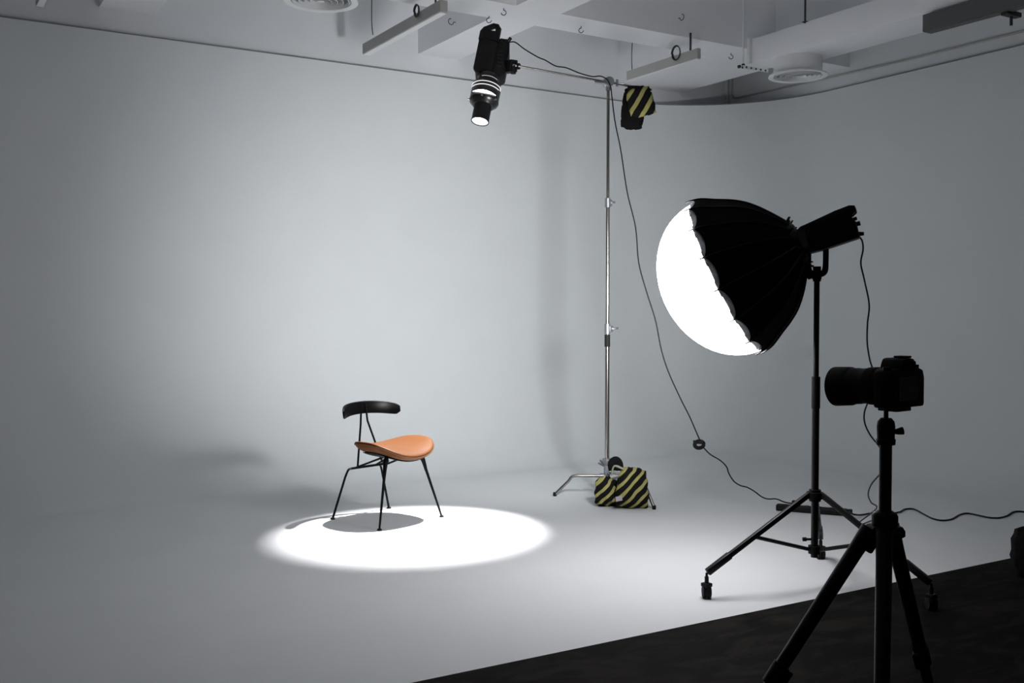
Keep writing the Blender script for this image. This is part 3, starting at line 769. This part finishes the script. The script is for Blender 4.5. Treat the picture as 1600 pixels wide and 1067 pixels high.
b = NB(); lathe(b, [(.0455, .115), (.0480, .120), (.0495, .168), (.0475, .168), (.0445, .125)], lm, 40, close=True); obj('lens_hood', b, M['black'], ca)
b = NB(); lathe(b, [(.0001, .136), (.025, .135), (.036, .131)], lm, 32); obj('front_glass', b, M['glass'], ca)
b = NB()
for k in range(3): pass
lathe(b, [(.0440, .036), (.0455, .037), (.0455, .062), (.0440, .063)], lm, 40, close=True); obj('zoom_ring', b, M['rubber'], ca)
b = NB(); box(b, (0, .012, -.054), (.060, .052, .012), cf, bev=.002); box(b, (0, .05, -.046), (.03, .05, .006), cf, bev=.002); obj('mounting_plate', b, M['blackmetal'], ca)

# ------------------------------------------------------------------ cords and floor bits
def cord(pts, r, label, cat='cable', name='power_cord', n=8, parent=None):
    b = NB(); tube(b, pts, r, 8, smooth=n)
    if parent is not None: return obj(name, b, M['cord'], parent)
    return single(name, b, M['cord'], label, cat)
pts = [sf @ V((.098, .01, .70))] + [at(*q) for q in ((795, 65.5, 7.16), (805, 66, 7.17), (820, 77, 7.18), (840, 89, 7.2), (852, 94, 7.2), (868, 103, 7.22), (885, 106, 7.23), (905, 114, 7.24), (925, 119.5, 7.26), (938, 119, 7.26), (948, 124, 7.25),
    (954, 135, 7.25), (956, 150, 7.25), (961, 190, 7.24), (970, 235, 7.22), (980, 300, 7.2), (993, 355, 7.18), (998, 410, 7.16), (1010, 455, 7.14), (1024, 500, 7.12), (1033, 545, 7.1), (1044, 580, 7.08), (1062, 620, 7.06), (1078, 652, 7.04), (1091, 682, 7.02), (1096, 691, 7.02))]
cord(pts, .0046, '', parent=sp)
t = thing('inline_power_box', 'small black box halfway down the hanging spotlight cord', 'power adapter', at(1093, 694, 7.02))
c = at(1092.5, 694.5, 7.02)
b = NB(); fr = facing(c, 20); pp = [V((.032 * math.cos(q) * 1.1, 0, .024 * math.sin(q))) for q in [2 * PI * i / 20 for i in range(21)]]
tube(b, pp, .0135, 10, fr); obj('wound_cord', b, M['cord'], t)
b = NB(); tube(b, [at(1083, 690.5, 7.02), at(1098, 691, 7.01)], .0125, 10); obj('plug', b, M['black'], t)
SA = atz(1213, 797, .0); SB = atz(1325, 806, .0)
pts = [at(*q) for q in ((1099, 699, 7.01), (1110, 710, 7.0), (1125, 719, 6.99), (1135, 729, 6.98), (1139, 740, 6.97), (1147, 752, 6.96), (1157, 758.5, 6.95), (1168, 761.5, 6.94), (1180, 768.5, 6.93), (1190, 776, 6.92), (1200, 779.5, 6.9), (1213, 779.5, 6.9), (1226, 784.5, 6.88))]
pts.append(at(1240, 787, 6.86))
LOWER = pts
cord(LOWER, .0046, '', parent=t)
t = thing('power_strip', 'long black power strip on the white floor behind the softbox stand', 'power strip', (SA + SB) / 2)
d = (SB - SA); L = d.length; fr = frame((SA + SB) / 2, x=(0, 0, 1), z=d)
b = NB(); box(b, (.022, 0, 0), (.044, .055, L), fr, bev=.010, seg=3); obj('housing', b, M['black'], t)
for k in range(5):
    b = NB(); tube(b, [V((.042, 0, -L / 2 + .12 + k * .08)), V((.046, 0, -L / 2 + .12 + k * .08))], .019, 16, fr); obj('socket', b, M['blackmetal'], t)
b = NB(); box(b, (.055, 0, L * -.5 + .12 + .01), (.04, .035, .055), fr, bev=.006); obj('plug', b, M['black'], t)
b = NB(); box(b, (.030, 0, L / 2 + .012), (.030, .03, .03), fr, bev=.005); obj('cord_outlet', b, M['black'], t)
b_ = SB + V((0, 0, .03))
pts = [b_, atz(1334, 803.5, .03), atz(1345, 804.5, .012), atz(1362, 802, .008), atz(1385, 803, .006), atz(1405, 800, .008)] + [atz(*q, .006) for q in ((1414, 795.5), (1428, 795.5), (1443, 803), (1457, 810), (1472, 813), (1487, 811), (1500, 804), (1512, 802), (1528, 805), (1545, 808.5), (1560, 809), (1573, 806), (1583, 800), (1592, 799), (1604, 800), (1630, 803), (1690, 800))]
cord(pts, .0058, '', name='extension_cord', parent=t)
pts = [lf @ V((-.042, -.01, .284))] + [at(*q) for q in ((1341, 367, 4.93), (1347, 376, 4.93), (1348.5, 390, 4.93), (1345, 411, 4.93), (1350, 435, 4.93), (1358, 475, 4.94), (1355.5, 505, 4.95), (1355, 535, 4.96), (1359, 562, 4.98), (1364, 580, 5.0), (1362, 605, 5.0), (1356, 628, 5.02), (1350.5, 645, 5.04), (1351.5, 662, 5.06), (1360, 680, 5.08), (1374, 698, 5.1), (1384, 716, 5.14), (1378, 736, 5.2), (1362, 756, 5.3), (1356.5, 772, 5.4), (1361, 785, 5.55), (1369, 795, 5.8))]
pts += [V((pts[-1].x + .25, pts[-1].y + .35, .03)), atz(1395, 800, .008)]
cord(pts, .0040, '', parent=lh)

# dark rounded bag at the right edge
bgc = V((4.86, 3.02, 0)) + hr * .13
t = thing('equipment_bag', 'black rounded padded bag cut by the right edge of the frame', 'bag', bgc)
b = NB(); pillow(b, facing(bgc + V((0, 0, .13)), 10), .34, .24, .26, n=8, p=3.2); obj('bag_body', b, M['blackcloth'], t, auto=80)
b = NB(); tube(b, [bgc + hr * .02 + V((0, 0, .245)), bgc + hr * .06 + V((0, 0, .262)), bgc + hr * .12 + V((0, 0, .262)), bgc + hr * .15 + V((0, 0, .245))], .008, 8, smooth=5); obj('carry_handle', b, M['blackcloth'], t)

# ------------------------------------------------------------------ lights
def lamp(kind, name, loc, energy, col, parent=None, **k):
    l = bpy.data.lights.new(name, kind); l.energy = energy; l.color = col
    for a, v in k.items(): setattr(l, a, v)
    o = bpy.data.objects.new(name, l); C.objects.link(o); o.location = loc; return o
aim = -ax
target = V((2.73, 5.60, 0)); sd_ = (target - LX).normalized()
o = lamp('SPOT', 'snoot_beam', LX + sd_ * .02, 1250, (1, .95, .975), spot_size=rad(35.5), spot_blend=.6, shadow_soft_size=.018)
o.rotation_euler = sd_.to_track_quat('-Z', 'Y').to_euler()
lp = df @ V((0, 0, -.17))
o = lamp('SPOT', 'dome_bulb', lp, 740, (.965, .975, 1), shadow_soft_size=.14, spot_size=rad(84), spot_blend=1.)
o.rotation_euler = (V((4.4, 8.4, 1.45)) - lp).to_track_quat('-Z', 'Y').to_euler()

w = bpy.data.worlds.new('studio_dark'); bpy.context.scene.world = w; w.use_nodes = True
w.node_tree.nodes['Background'].inputs['Color'].default_value = (.5, .55, .6, 1)
w.node_tree.nodes['Background'].inputs['Strength'].default_value = 0.0
sc = bpy.context.scene
sc.view_settings.view_transform = 'Standard'; sc.view_settings.look = 'None'
sc.view_settings.exposure = 0; sc.view_settings.gamma = 1; sc.view_settings.use_curve_mapping = False
sc.cycles.max_bounces = 10; sc.cycles.diffuse_bounces = 8; sc.cycles.sample_clamp_indirect = 8
